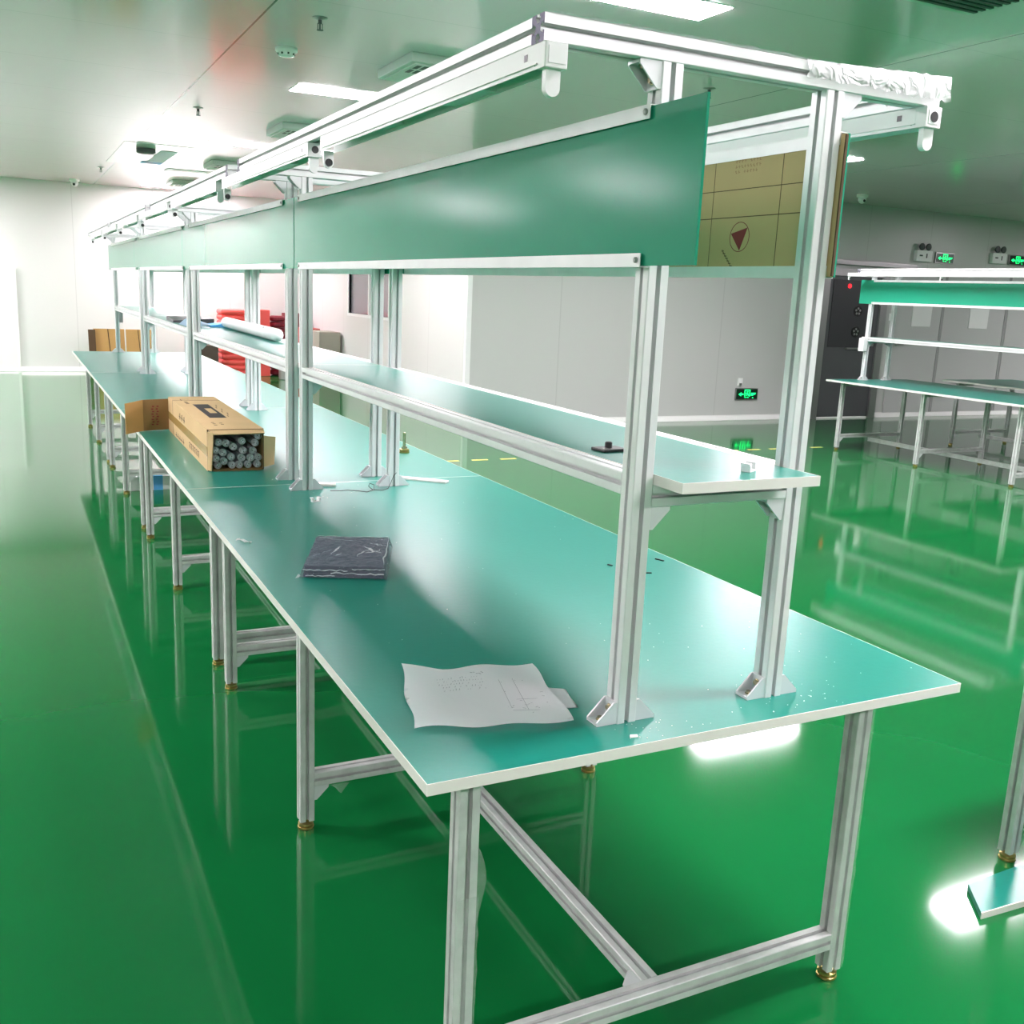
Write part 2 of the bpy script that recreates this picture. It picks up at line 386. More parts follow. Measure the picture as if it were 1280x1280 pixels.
for y in ORD:
    ceil_lamp(1.35, y, ('unlit flush ceiling panel light in the row over the bench, between two lit ones' if y == 12.55 else
              f'{ORD[y]} lit white ceiling panel light in the row above the long bench'), y != 12.55)
for y in (2.95, 6.02):
    ceil_lamp(5.44, y, 'lit ceiling panel light right of the bench, ' + ('its end showing past the overhead frame' if y > 5 else 'seen as a bright reflection in the floor'))
OUT = 'unseen ceiling panel lights added outside the frame'
for x, y in [(1.35, -.4), (1.35, -3.6), (5.44, -.3), (5.44, -3.5), (-2.75, 2.8), (-2.75, -3.5), (-6.2, 2.8), (-6.2, -.4), (-6.2, 9.3), (-6.2, 14.), (-2.75, 6.0), (-2.75, 9.36), (-2.75, 12.5), (-2.75, 15.0), (9.6, -.3), (13.7, 6.0), (13.7, 2.9)]:  # unseen grid lamps, added and chosen to brighten benches, board and walls
    ceil_lamp(x, y, 'unseen lit ceiling panel light of the same pattern, added outside the picture for its light', True, OUT)

# ------------------------------------------------------------------ workbench
W = 1.2; L = 2.4285; ZT = .75; TT = .0195
LX = .108; LXR = .119; XP = .4043; SP = .3433; YP = .0861; ZB = 1.876; XBL = .19; XBR = 1.019
hp = PW/2
def top_mesh():
    b = MB(); b.box(.0015, W-.0015, .0015, L-.0015, ZT-TT, ZT); me = b.mesh('tabletop'); me.materials.append(M['top']); return me
def band_mesh():
    b = MB(); z0, z1 = ZT-TT-.0003, ZT+.0004
    b.box(0, W, 0, .0015, z0, z1).box(0, W, L-.0025, L-.001, z0, z1).box(0, .0015, .0015, L-.0025, z0, z1).box(W-.0015, W, .0015, L-.0025, z0, z1)
    me = b.mesh('edge_band'); me.materials.append(M['band']); return me
def shelf_mesh():
    b = MB(); b.box(XP+PW+.002, XP+SP-.002, .003, L-.003, 1.193, 1.2105); me = b.mesh('shelf'); me.materials.append(M['top']); return me
def shelf_band():
    x0, x1 = XP+PW, XP+SP; b = MB(); z0, z1 = 1.1925, 1.2108
    b.box(x0+.0005, x1-.0005, .001, .003, z0, z1).box(x0+.0005, x1-.0005, L-.003, L-.001, z0, z1).box(x0+.0005, x0+.002, .003, L-.003, z0, z1).box(x1-.002, x1-.0005, .003, L-.003, z0, z1)
    me = b.mesh('edge_band'); me.materials.append(M['band']); return me
# U channel that holds the hanging board, running along y
def rail_mesh(y0, y1, up):
    def f():
        b = MB(); wd = .018; t = .0015; h = .022
        b.box(0, t, y0, y1, 0, h).box(wd-t, wd, y0, y1, 0, h)
        z = 0 if up else h-t
        b.box(t, wd-t, y0, y1, z, z+t)
        me = b.mesh('board_rail'); me.materials.append(M['alu']); return me
    return shared(('rail', y0, y1, up), f)
def screw_mesh():
    b = MB()
    b.lathe([(.005, 0), (.005, -.003), (.003, -.0045)], 0, 0, .011, 10, 'x')
    me = b.mesh('rail_screw'); me.materials.append(M['steel_lt']); return me

def workbench(x0, y0, label, board=(-.054, 2.357), rboard=(.078, 2.357), group='long row of joined workbenches', superstructure=True, near=False):
    t = empty('workbench', (x0, y0, 0)); tag(t, label, 'workbench', group)
    tp = add('tabletop', shared('top', top_mesh), t); add('edge_band', shared('band', band_mesh), tp)
    legm = 'alu_dull'
    xs = (LX+hp, W-LXR-hp); ys = (.112+hp, L/2, L-.112-hp)
    for lx in xs:
        for ly in ys:
            lg = bar('leg', 'z', (lx, ly, .026), ZT-TT-.0265, t, legm); add('leveling_foot', shared('foot', foot_mesh), lg, (0, 0, -.026))
    xl0, xl1 = LX+PW, W-LXR-PW
    for ly, z in zip(ys, (.105, .15, .15)):
        bar('crossbar', 'x', (xl0, ly, z), xl1-xl0, t, legm)
        if z == .15:
            bracket(t, (xl0+.0003, ly, z-hp-.0003), (math.pi, 0, 0))
    bar('stretcher', 'y', (.575, ys[0]+hp, .105), ys[2]-ys[0]-PW, t, legm)
    bracket(t, (.575-hp-.0003, ys[0]+hp+.0003, .105), (math.pi/2, 0, math.pi/2+math.pi/2)) if near else None
    for ly in ys: bar('apron_rail', 'x', (xl0, ly, ZT-TT-hp-.0005), xl1-xl0, t, legm)
    if not superstructure: return t
    px = (XP+hp, XP+SP+hp); py = (YP+hp, L-YP-hp)
    for k, x in enumerate(px):
        for j, y in enumerate(py):
            bar('upright_post', 'z', (x, y, ZT), ZB-ZT, t)
            bracket(t, (x-hp-.0003, y, ZT+.0004), (0, 0, math.pi)); bracket(t, (x+hp+.0003, y, ZT+.0004), (0, 0, 0))
            # gusset between post and top beam, on the outer side
            if k == 0: bracket(t, (x-hp-.0003, y, ZB-.0003), (math.pi, 0, math.pi))
            else: bracket(t, (x+hp+.0003, y, ZB-.0003), (math.pi, 0, 0))
    for y in py:
        ob = bar('top_crossbeam', 'x', (XBL, y, ZB+hp), XBR-XBL, t)
        b = MB(); b.prism([(a*.99, c*.99) for a, c in TS], lambda a, c: (-.0004, a, c), lambda a, c: (-.0001, a, c)); me = shared('beamcut', lambda: b.mesh('sawn_end'))
        if not me.materials: me.materials.append(M['alu_cut'])
        add('sawn_end', me, ob)
        bar('shelf_crossbar', 'x', (XP+PW, y, 1.1925-hp+.0), SP-PW, t)
        bracket(t, (XP+PW+.0003, y, 1.1925-PW-.0003), (math.pi, 0, 0)); bracket(t, (XP+SP-.0003, y, 1.1925-PW-.0003), (math.pi, 0, math.pi))
    for x in (XBL+hp, XBR-hp): bar('top_rail', 'y', (x, YP+PW, ZB+hp), L-2*YP-2*PW, t)
    for x in px: bar('shelf_rail', 'y', (x, YP+PW, 1.19), L-2*YP-2*PW, t)
    sh = add('shelf', shared('shelf', shelf_mesh), t); add('edge_band', shared('shelfband', shelf_band), sh)
    y0r, y1r = YP+.001, L-.14
    for xr in (XP-.0183, XP+SP+PW+.0003):
        for z, up in ((1.559, True), (1.789, False)):
            rl = add('board_rail', rail_mesh(y0r, y1r, up), t, (xr, 0, z))
            if xr < XP:
                for ysc in (YP+.012, L-YP-.07): add('rail_screw', shared('screw', screw_mesh), rl, (0, ysc, 0))
    b = MB(); b.box(XP-.0125, XP-.0075, board[0], board[1], 1.5612, 1.8085); b.build('hanging_board', 'board', t)
    b = MB(); b.box(XP+SP+PW+.0098, XP+SP+PW+.0148, rboard[0], rboard[1], 1.5612, 1.8085); b.build('hanging_board', 'board', t)
    return t

B1 = workbench(0, 0, 'nearest green-topped aluminium workbench of the long row, holding the crumpled papers', near=True)
workbench(0, L, 'second workbench of the long row, with the open carton of tubes on it', (-.062, 2.56), (-.062, 2.40))
workbench(0, 2*L, 'third workbench of the long row, blue and white papers on its shelf', (.14, 2.69), (-.02, 2.40))
workbench(0, 3*L, 'farthest workbench of the long row, toward the white back wall', (.27, 2.62), (-.02, 2.40))
workbench(7.30, 6.84-L, 'separate green-topped workbench with overhead frame, standing alone at the right', (-.06, 2.47), (-.06, 2.47), 'separate workbench', True)
workbench(9.07, 6.84-L, 'plain green-topped workbench without overhead frame, behind the one at right', group='plain workbench', superstructure=False)
# corner bench whose one leg shows at the right edge of the frame
t = empty('workbench', (1.872, -1.40, 0)); tag(t, 'bench mostly out of frame, one aluminium leg showing at the right edge', 'workbench')
tp = MB().box(0, 1.2, 0, 1.748, ZT-TT, ZT).build('tabletop', 'top', t)
MB().box(-.0015, 1.2015, 1.748, 1.7495, ZT-TT, ZT).box(-.0015, 0, 0, 1.748, ZT-TT, ZT).build('edge_band', 'band', tp)
for x in (.035, 1.16):
    for y in (.04, 1.71):
        lg = bar('leg', 'z', (x, y, .026), ZT-TT-.0265, t, 'alu_dull'); add('leveling_foot', shared('foot', foot_mesh), lg, (0, 0, -.026))
for y in (.04, 1.71): bar('apron_rail', 'x', (.056, y, ZT-TT-hp-.0005), 1.083, t, 'alu_dull')

# protective film remnants on the nearest bench
def film_piece(name, fn, nu, nv, parent, m='film'):
    b = MB(); b.grid(fn, nu, nv); o = b.build(name, m, parent, True); return o
def rnd(a): return random.uniform(-a, a)
def wrap_fn():
    x0, x1 = .70, 1.034; prof = [(-.024, -.008), (-.0245, .004), (-.024, .016), (-.019, .0235), (-.006, .025), (.006, .0255), (.018, .024), (.0245, .014), (.0245, 0), (.024, -.016)]
    jit = {}
    def f(u, v):
        i = round(u*34); j = round(v*(len(prof)-1)); a, c = prof[j]
        if (i, j) not in jit: jit[(i, j)] = (rnd(.0022), rnd(.0035), rnd(.006))
        q = [w_*(.15+.95*u) for w_ in jit[(i, j)]]; k = .93+.22*u
        edge = rnd(.006) if i in (0, 34) else 0
        return (x0+(x1-x0)*u+q[0]+edge, YP+hp+a*k*1.03+q[0], ZB+hp+c*k+abs(q[1])+ (.006 if j > 2 and j < 7 else 0)*u - (q[2] if j in (0, 9) else 0))
    return f
film_piece('protective_film', wrap_fn(), 34, 9, B1)
def top_strip():
    jit = {}
    def f(u, v):
        i = round(u*40); j = round(v*4)
        if (i, j) not in jit: jit[(i, j)] = rnd(.0018)
        q = jit[(i, j)]
        return (.20+.66*u, YP-.0012+.042*v+ (q if j in (0, 4) else 0), ZB+PW+.0012+abs(q)+(.0025 if .35 < u < .75 else 0)*math.sin(u*30)**2)
    return f
film_piece('protective_film', top_strip(), 40, 4, B1)
def leg_film(x, y, z0, z1, side, w0=.043):
    jit = {}
    def f(u, v):
        i = round(u*22); j = round(v*3)
        if (i, j) not in jit: jit[(i, j)] = rnd(.0018)
        q = jit[(i, j)]; e = -.0008 if j == 0 else 0
        return (x-hp-.0012 + (w0+.003)*v + (q*1.3 if j in (0, 3) else 0), y-hp-.0012-abs(q)*.5, z0+(z1-z0)*u)
    return f
film_piece('protective_film', leg_film(W-LXR-hp, .112+hp, .03, .70, 1), 22, 3, B1, 'filmthin')
film_piece('protective_film', leg_film(LX+hp, .112+hp, .03, .45, 1), 22, 3, B1, 'filmthin')
def flap(u, v):
    z = .375+.17*v; wv = math.sin(v*math.pi)**.6
    return (LX+PW+.001+u*.020*wv, .112+.012+.006*math.sin(v*7)*u, z)
film_piece('protective_film', flap, 3, 10, B1, 'filmthin')
def flap2(u, v):
    return (LX+hp+.06+.05*u+.01*v, L/2-hp-.001-.004*v, .128-.03*v*(1-abs(2*u-1)))
film_piece('protective_film', flap2, 4, 3, B1, 'filmthin')

# ------------------------------------------------------------------ cardboard sheet behind the right hanging board of the nearest bench
cx = XP+SP+PW+.0018; t = empty('cardboard_sheet', (cx, 0, 1.562)); tag(t, 'brown cardboard sheet with red triangle print, slotted behind the right hanging board', 'cardboard')
MB().box(0, .0055, .077, 2.27, 0, .245).build('sheet', 'card', t)
MB().box(.0002, .0053, .074, .077, .001, .244).build('torn_edge', 'card_edge', t)
def deco(poly, m, nm='print_mark'):
    b = MB()
    for p in poly: b.prism(p, lambda y, z: (-.0003, y, z-1.562), lambda y, z: (.0, y, z-1.562))
    return b.build(nm, m, t)
def stripe(a, c, w):
    d = Vector((c[0]-a[0], c[1]-a[1])); n = Vector((-d.y, d.x)).normalized()*w/2
    return [(a[0]+n.x, a[1]+n.y), (c[0]+n.x, c[1]+n.y), (c[0]-n.x, c[1]-n.y), (a[0]-n.x, a[1]-n.y)]
deco([stripe((.10, 1.732), (2.2, 1.732), .0016), stripe((.10, 1.678), (2.2, 1.678), .0018), stripe((.232, 1.58), (.232, 1.79), .0016), stripe((.44, 1.58), (.44, 1.79), .0014)], 'ink', 'fold_line')
ring = []
for k in range(36):
    a0, a1 = 2*math.pi*k/36, 2*math.pi*(k+1)/36; c = (.344, 1.639)
    ring.append([(c[0]+.031*math.cos(a0), c[1]+.0295*math.sin(a0)), (c[0]+.031*math.cos(a1), c[1]+.0295*math.sin(a1)), (c[0]+.0296*math.cos(a1), c[1]+.0281*math.sin(a1)), (c[0]+.0296*math.cos(a0), c[1]+.0281*math.sin(a0))])
deco(ring, 'ink_red', 'print_ring')
deco([[(.3715, 1.646), (.3205, 1.6565), (.341, 1.612)]], 'ink_red', 'print_triangle')
pb = []
for r in range(3):
    for k in range(9):
        y = .375-.009*k; z = 1.786-.010*r
        if random.random() < .85: pb.append(stripe((y, z+rnd(.002)), (y-.006, z+rnd(.003)), .0011)); pb.append(stripe((y-.002, z+.003), (y-.003, z-.003), .001))
deco(pb, 'ink_pale', 'print_text')
pb = []
for k in range(7):
    y = .398-.005*k; z = 1.612-.005*k; pb.append(stripe((y, z), (y-.008, z-.0), .0016)); pb.append(stripe((y-.002, z+.003), (y-.006, z-.004), .001))
deco(pb, 'ink', 'print_code')

# ------------------------------------------------------------------ fluorescent batten holders under the top rails (no tubes fitted)
def batten_parts():
    b = MB(); w, h, n, t = .037, .036, 1.215, .0014
    b.box(0, t, 0, n, 0, h).box(w-t, w, 0, n, 0, h).box(t, w-t, 0, n, h-t, h)
    b.box(t, w-t, .24, .42, .004, h-t).box(t, w-t, .70, .80, .008, h-t)
    b.box(-.003, t, .02, n-.02, .006, .0075)
    body = b.mesh('channel'); body.materials.append(M['white'])
    b = MB(); b.box(-.0008, w+.0008, -.004, .022, -.001, h+.0, .0015); b.box(.005, w-.005, -.005, -.004, .006, h-.006)
    cap = b.mesh('end_cap'); cap.materials.append(M['white'])
    b = MB(); r = .0125
    pts = [(-r, .0), (-r, -.028)]+[(-r*math.cos(a), -.028-r*math.sin(a)) for a in [math.pi*k/12 for k in range(1, 12)]]+[(r, -.028), (r, 0)]
    b.prism(pts, lambda x, z: (x, -.006, z), lambda x, z: (x, .006, z)); hold = b.mesh('lampholder'); hold.materials.append(M['white'])
    b = MB(); b.lathe([(.0095, 0), (.0095, -.002), (.0078, -.002), (.0078, -.0005)], 0, 0, -.027, 18, 'y'); b.box(-.0013, .0013, -.0022, -.0004, -.034, -.020)
    sock = b.mesh('pin_socket'); sock.materials.append(M['pin'])
    b = MB(); b.lathe([(.0095, 0), (.0095, -.0008)], 0, 0, 0, 20, 'y'); ho = b.mesh('knockout'); ho.materials.append(M['pin'])
    b = MB(); b.box(-.0006, .0, .055, .066, .016, .026); b.lathe([(.0012, 0), (.0012, -.0006)], 0, .03, .006, 8, 'x'); mk = b.mesh('side_slot'); mk.materials.append(M['steel_dk'])
    return body, cap, hold, sock, ho, mk
BP = batten_parts()
def batten(x, y, label, hole):
    t = empty('fluorescent_batten', (x, y, ZB-.0365)); tag(t, label, 'lamp holder', 'empty fluorescent battens under the top rails')
    add('channel', BP[0], t); add('side_slot', BP[5], t)
    cp = add('end_cap', BP[1], t)
    if hole: add('knockout', BP[4], cp, (.0185, -.0052, .018))
    hn = add('lampholder', BP[2], t, (.0185, .010, .0005)); add('pin_socket', BP[3], hn, (0, .0065, 0), (0, 0, math.pi))
    hf = add('lampholder', BP[2], t, (.0185, 1.206, .0005)); add('pin_socket', BP[3], hf, (0, -.0062, 0))
    return t
NTH = ['nearest', 'second', 'third', 'fourth', 'fifth', 'sixth', 'farthest']
for k in range(7):
    batten(.190, .082+1.335*k, f'empty white fluorescent batten under the left top rail, {NTH[k]} of that row', k % 2 == 1)
for k in range(7):
    batten(.9815, .082+1.335*k, f'empty white fluorescent batten under the right top rail, {NTH[k]} of that row', k % 2 == 0)
for k in range(2):
    batten(7.30+.190, 6.84-L+.06+1.2*k, 'white fluorescent batten on the frame of the separate right bench, ' + ('far end' if k else 'near end'), k == 0)

# ------------------------------------------------------------------ open carton of fluorescent tubes
CA = empty('tube_carton', (.140, 2.775, ZT), -math.radians(.6)); tag(CA, 'open brown carton full of fluorescent tubes lying on the bench', 'carton')
cw, cl, ch, ct = .226, 1.20, .170, .004
b = MB(); b.box(0, ct, 0, cl, 0, ch).box(cw-ct, cw, 0, cl, 0, ch).box(ct, cw-ct, 0, cl, 0, ct).box(ct, cw-ct, 0, cl, ch-ct, ch).box(ct, cw-ct, cl-.2, cl-.19, ct, ch-ct)
b.build('carton_body', 'card', CA)
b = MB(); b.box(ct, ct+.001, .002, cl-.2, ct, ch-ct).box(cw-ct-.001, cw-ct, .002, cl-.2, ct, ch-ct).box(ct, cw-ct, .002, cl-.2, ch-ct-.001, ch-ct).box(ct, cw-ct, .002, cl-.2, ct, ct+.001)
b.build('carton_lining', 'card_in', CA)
def flapq(name, a, bb, c, d, m='card', th=.004):
    a, bb, c, d = map(Vector, (a, bb, c, d)); n = (bb-a).cross(d-a).normalized()*th
    o = MB(); o.hexa([a, bb, c, d], [a+n, bb+n, c+n, d+n]); return o.build(name, m, CA)
flapq('top_flap', (.004, 0, ch-.002), (cw, 0, ch-.002), (cw-.004, -.040, ch-.012), (.022, -.040, ch-.014))
flapq('left_flap', (0, 0, .004), (0, 0, ch-.008), (.020, -.024, ch-.016), (.010, -.022, .003))
flapq('right_flap', (cw-.002, 0, .01), (cw+.058, .085, .004), (cw+.068, .10, ch-.05), (cw-.002, 0, ch-.03))
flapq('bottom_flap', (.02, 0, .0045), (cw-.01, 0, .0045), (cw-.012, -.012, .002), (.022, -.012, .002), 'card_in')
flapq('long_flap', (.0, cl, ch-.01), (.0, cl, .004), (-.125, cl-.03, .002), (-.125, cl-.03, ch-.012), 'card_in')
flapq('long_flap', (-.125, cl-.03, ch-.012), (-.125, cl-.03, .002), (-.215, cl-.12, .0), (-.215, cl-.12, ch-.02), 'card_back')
MB().box(-.0006, 0, 0, cl, .060, .098).build('packing_tape', 'tape', CA)
MB().box(-.0006, cw+.0006, cl-.17, cl-.165, 0.001, ch+.0006).build('strap_line', 'ink', CA)
b = MB(); zt0, zt1 = ch, ch+.0004
b.box(.070, .098, .36, .86, zt0, zt1).box(.098, .130, .36, .52, zt0, zt1).box(.098, .130, .70, .86, zt0, zt1).box(.130, .142, .36, .86, zt0, zt1)
b.build('printed_block', 'ink_dark', CA)
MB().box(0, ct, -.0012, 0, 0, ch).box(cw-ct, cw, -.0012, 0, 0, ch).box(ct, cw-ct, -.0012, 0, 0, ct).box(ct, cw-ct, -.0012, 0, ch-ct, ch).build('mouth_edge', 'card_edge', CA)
b = MB()
for k in range(5):
    b.box(.05+.03*(k % 2), .062+.03*(k % 2), .12+.02*k, .132+.02*k, zt0, zt1)
b.box(.04, .085, 1.08, 1.085, zt0, zt1).box(.04, .044, 1.02, 1.085, zt0, zt1)
for k in range(9): b.box(.155+.008*(k % 3), .159+.008*(k % 3), .40+.05*k, .43+.05*k, zt0, zt1)
for k in range(5): b.box(.045, .06, .88+.022*k, .892+.022*k, zt0, zt1)
for k in range(6):
    y = .22+.05*k; b.box(-.0005, 0, y, y+.008, .018, .046); b.box(-.0005, 0, y, y+.03, .040, .046); b.box(-.0005, 0, y+.02, y+.026, .020, .034)
for k in range(3):
    y = .62+.07*k; b.box(-.0005, 0, y, y+.05, .118, .124); b.box(-.0005, 0, y+.01, y+.018, .110, .140); b.box(-.0005, 0, y+.03, y+.038, .108, .136)
for k in range(5):
    y = .66+.06*k; b.box(-.0005, 0, y, y+.045, .012, .017); b.box(-.0005, 0, y+.01, y+.018, .006, .03)
b.build('printed_text', 'ink', CA)
b = MB()
for k in range(8):
    z = .03+.013*k
    for j in range(2):
        x = -.085+.022*j+.004*(k % 2); yb = cl-.0055-.00024*0
        p0 = Vector((x, cl+(-.03)*(-x/.125)-.001, z)); b.box(p0.x, p0.x+.010, p0.y-.0016, p0.y-.0004, z, z+.006)
b.build('printed_rows', 'ink_red', CA)
# tubes: every end seen in the carton mouth, settled apart
px_pts = [(743, 430), (800, 435), (855, 462), (920, 418), (1020, 432), (1050, 380), (722, 490), (775, 505), (930, 490), (1005, 492), (840, 540), (915, 555), (985, 550), (1058, 540), (725, 560), (780, 575), (740, 628), (848, 622), (900, 610), (968, 610), (1038, 608)]
pos = []
for u, v in px_pts:
    uu, vv = 150+u/6.095, 480+v/6.095
    d = F+R*((uu-640)/1245.37)-U*((vv-640)/1245.37); s = (2.81-CX.y)/d.y; P = CX+d*s
    pos.append([P.x-.140, P.z-ZT])
RT = .0145; x_lo, x_hi, z_lo, z_hi = ct+.001+RT, cw-ct-.001-RT, ct+.001+RT, ch-ct-.001-RT
for it in range(300):
    for i in range(len(pos)):
        for j in range(i):
            dx, dz = pos[i][0]-pos[j][0], pos[i][1]-pos[j][1]; dd = math.hypot(dx, dz) or 1e-6
            if dd < 2*RT+.0006:
                q = (2*RT+.0008-dd)/2; pos[i][0] += dx/dd*q; pos[i][1] += dz/dd*q; pos[j][0] -= dx/dd*q; pos[j][1] -= dz/dd*q
        pos[i][1] -= .00002
        pos[i][0] = min(max(pos[i][0], x_lo), x_hi); pos[i][1] = min(max(pos[i][1], z_lo), z_hi)
b = MB(); b.lathe([(RT-.0006, .02), (RT-.0006, .955)], 0, 0, 0, 20, 'y'); TG = b.mesh('glass_tube', True); TG.materials.append(M['tube'])
b = MB(); b.lathe([(.0105, .016), (RT, .020), (RT, .0), (RT-.001, -.001), (RT-.0026, -.001), (RT-.0030, .012), (.0086, .012), (.0082, -.002), (.004, -.002)], 0, 0, 0, 22, 'y'); TCm = b.mesh('end_cap'); TCm.materials.append(M['cap'])
b = MB(); [b.lathe([(.0021, 0), (.0019, -.0022)], s*.0042, -.0018, 0, 10, 'y') for s in (-1, 1)]; TP = b.mesh('contact_pin'); TP.materials.append(M['pin'])
order = sorted(range(len(pos)), key=lambda i: pos[i][1]); rows = [order[0:6], order[6:12], order[12:17], order[17:21]]
rown = ['bottom', 'second', 'third', 'top']; nth = ['leftmost', 'second', 'third', 'fourth', 'fifth', 'sixth']
for ri, row in enumerate(rows):
    row = sorted(row, key=lambda i: pos[i][0])
    for k, i in enumerate(row):
        t = empty('fluorescent_tube', (.140+pos[i][0]+.0004, 2.775+.012+random.uniform(0, .002), ZT+pos[i][1]), -math.radians(.6)); t.rotation_euler = (0, random.uniform(0, 3), -math.radians(.6))
        n = nth[k] if k < len(row)-1 else 'rightmost'
        tag(t, f'fluorescent tube in the open carton, {rown[ri]} row from below, {n} of that row', 'fluorescent tube', 'fluorescent tubes in the carton')
        add('glass_tube', TG, t); e = add('end_cap', TCm, t); add('contact_pin', TP, e)

# ------------------------------------------------------------------ wrapped dark packet
PK = empty('wrapped_packet', (0, 0, ZT)); tag(PK, 'dark navy packet wrapped in clear plastic on the near bench', 'packet')
q = [Vector((.108, 1.178)), Vector((.312, 1.092)), Vector((.440, 1.410)), Vector((.232, 1.492))]
def bil(u, v): return (q[0]*(1-u)+q[1]*u)*(1-v)+(q[3]*(1-u)+q[2]*u)*v
b = MB()
for k in range(3):
    z = .001+.0095*k; ins = .02+.006*k
    c = [bil(ins, ins), bil(1-ins, ins), bil(1-ins, 1-ins), bil(ins, 1-ins)]
    b.hexa([(p.x, p.y, z) for p in c], [(p.x, p.y, z+.0085) for p in c])
b.build('dark_sheets', 'navy', PK)
jj = {}
def wrapf(u, v):
    i, j = round(u*22), round(v*26); p = bil(-.02+1.04*u, -.02+1.04*v)
    if (i, j) not in jj: jj[(i, j)] = (rnd(.0016), rnd(.0016), random.uniform(0, .0022))
    r = jj[(i, j)]; e = min(u, 1-u, v, 1-v); h = .0305*min(1, (e/.035))**.5 if e > 0 else .002
    return (p.x+r[0], p.y+r[1], max(h+r[2], .001))
b = MB(); b.grid(wrapf, 22, 26); b.build('clear_wrap', 'wrap', PK, False)
b = MB()
def ribbon(b, p0, p1, w, n, jit, z):
    p0, p1 = Vector(p0), Vector(p1); d = (p1-p0); nn = Vector((-d.y, d.x)).normalized(); row = []
    for k in range(n+1):
        f = k/n; p = p0+d*f+nn*rnd(jit); ww = w*math.sin(math.pi*min(max(f, .06), .94))*random.uniform(.35, 1); zz = z+random.uniform(0, .0022)
        row.append((b.bm.verts.new((p.x-nn.x*ww, p.y-nn.y*ww, zz)), b.bm.verts.new((p.x+nn.x*ww, p.y+nn.y*ww, zz+rnd(.001)))))
    for (a0, a1), (c0, c1) in zip(row, row[1:]): b.bm.faces.new((a0, c0, c1, a1))
for (u0, v0, u1, v1, w_) in [(.62, .30, .80, .62, .007), (.66, .62, .92, .40, .008), (.74, .72, .95, .66, .006), (.70, .40, .90, .52, .010), (.06, .90, .55, .78, .003), (.30, .34, .40, .62, .006), (.10, .30, .30, .50, .002), (.96, .05, .97, .95, .004), (.04, .96, .96, .95, .003), (.42, .40, .36, .30, .004)]:
    A0, A1 = bil(u0, v0), bil(u1, v1); ribbon(b, (A0.x, A0.y), (A1.x, A1.y), w_*.7, 9, .004, .0335)
b.build('crease_highlight', 'film', PK)  # highlights of the crinkled wrap, modelled as pale ribbons on top
b = MB()
for zz, u0, u1 in [(.024, .02, .55), (.016, .35, .98), (.028, .60, .99), (.008, .05, .4)]:
    A0, A1 = bil(u0, -.022), bil(u1, -.022); d = A1-A0; row = []
    for k in range(13):
        p = A0+d*(k/12); h = random.uniform(.0003, .0013); z = zz+rnd(.002); row.append((b.bm.verts.new((p.x, p.y-.001, z-h)), b.bm.verts.new((p.x, p.y+.001, z+h))))
    for (a0, a1), (c0, c1) in zip(row, row[1:]): b.bm.faces.new((a0, c0, c1, a1))
b.face([(.108, 1.178, .004), (.090, 1.172, .001), (.104, 1.195, .006)])
b.build('edge_highlight', 'film', PK)  # pale strips painting glints along the front edge, plus a wrap corner tip

# ------------------------------------------------------------------ crumpled papers
def sheet(name, quad, lab, amp, base, marks):
    t = empty(name, (0, 0, ZT)); tag(t, lab, 'paper')
    Q = [Vector(p) for p in quad]
    def xy(u, v): return (Q[0]*(1-u)+Q[1]*u)*(1-v)+(Q[3]*(1-u)+Q[2]*u)*v
    def hz(u, v):
        s = .5*math.sin(5.3*u+1.2+2*v)+.35*math.sin(9*u-4*v+.4)+.3*math.sin(11*v+3*u)
        c = max(0, .3-math.hypot(u, 1-v))*amp*4.0
        return base+amp*(.85+s*.6)*.5+c + amp*.6*max(0, v-.75)
    b = MB(); b.grid(lambda u, v: (xy(u, v).x+.4*amp*math.sin(9*v)*(1 if u in (0, 1) else 0), xy(u, v).y+.6*amp*math.sin(13*u)*(1 if v in (0, 1) else 0), hz(u, v)), 26, 20, -.0003)
    b.build('sheet', 'paper', t, True)
    if marks:
        b = MB()
        def dash(u, v, du, dv, w):
            p, q2 = xy(u, v), xy(u+du, v+dv); n = Vector((-(q2-p).y, (q2-p).x)).normalized()*w
            z = hz(u+du/2, v+dv/2)+.0009
            b.hexa([(p.x-n.x, p.y-n.y, z-.0003), (q2.x-n.x, q2.y-n.y, z-.0003), (q2.x+n.x, q2.y+n.y, z-.0003), (p.x+n.x, p.y+n.y, z-.0003)], [(p.x-n.x, p.y-n.y, z), (q2.x-n.x, q2.y-n.y, z), (q2.x+n.x, q2.y+n.y, z), (p.x+n.x, p.y+n.y, z)])
        for r in range(5):
            for k in range(16):
                if random.random() < .8: dash(.24+.021*k, .56+.055*r+.006*k*.4, rnd(.004)+.004, .018+rnd(.014), .00045)
        for k in range(20):
            dash(.62+random.random()*.3, .15+random.random()*.65, .012+rnd(.012), rnd(.012), .0004)
        dash(.66, .25, .02, .5, .0003); dash(.76, .2, .02, .55, .0003); dash(.66, .22, .24, -.02, .0003); dash(.72, .38, .2, 0, .0003)
        for k in range(5): dash(.50+.02*k, .88+rnd(.02), .014, -.015+rnd(.01), .0007)
        b.build('handwriting', 'pencil', t)
    return t
sheet('paper_sheet', [(.048, .182), (.330, .112), (.385, .385), (.122, .455)], 'large crumpled white paper with faint pencil writing on the near bench', .010, .0035, True)
sheet('paper_sheet', [(.25, .205), (.374, .174), (.394, .262), (.29, .33)], 'white paper mostly tucked under the larger crumpled sheet', .002, .0005, False)

# ------------------------------------------------------------------ small things on the bench
def simple(name, mb, m, label, cat, group=None, kind=None, smooth=False):
    o = mb.build(name, m, None, smooth); tag(o, label, cat, group, kind); return o
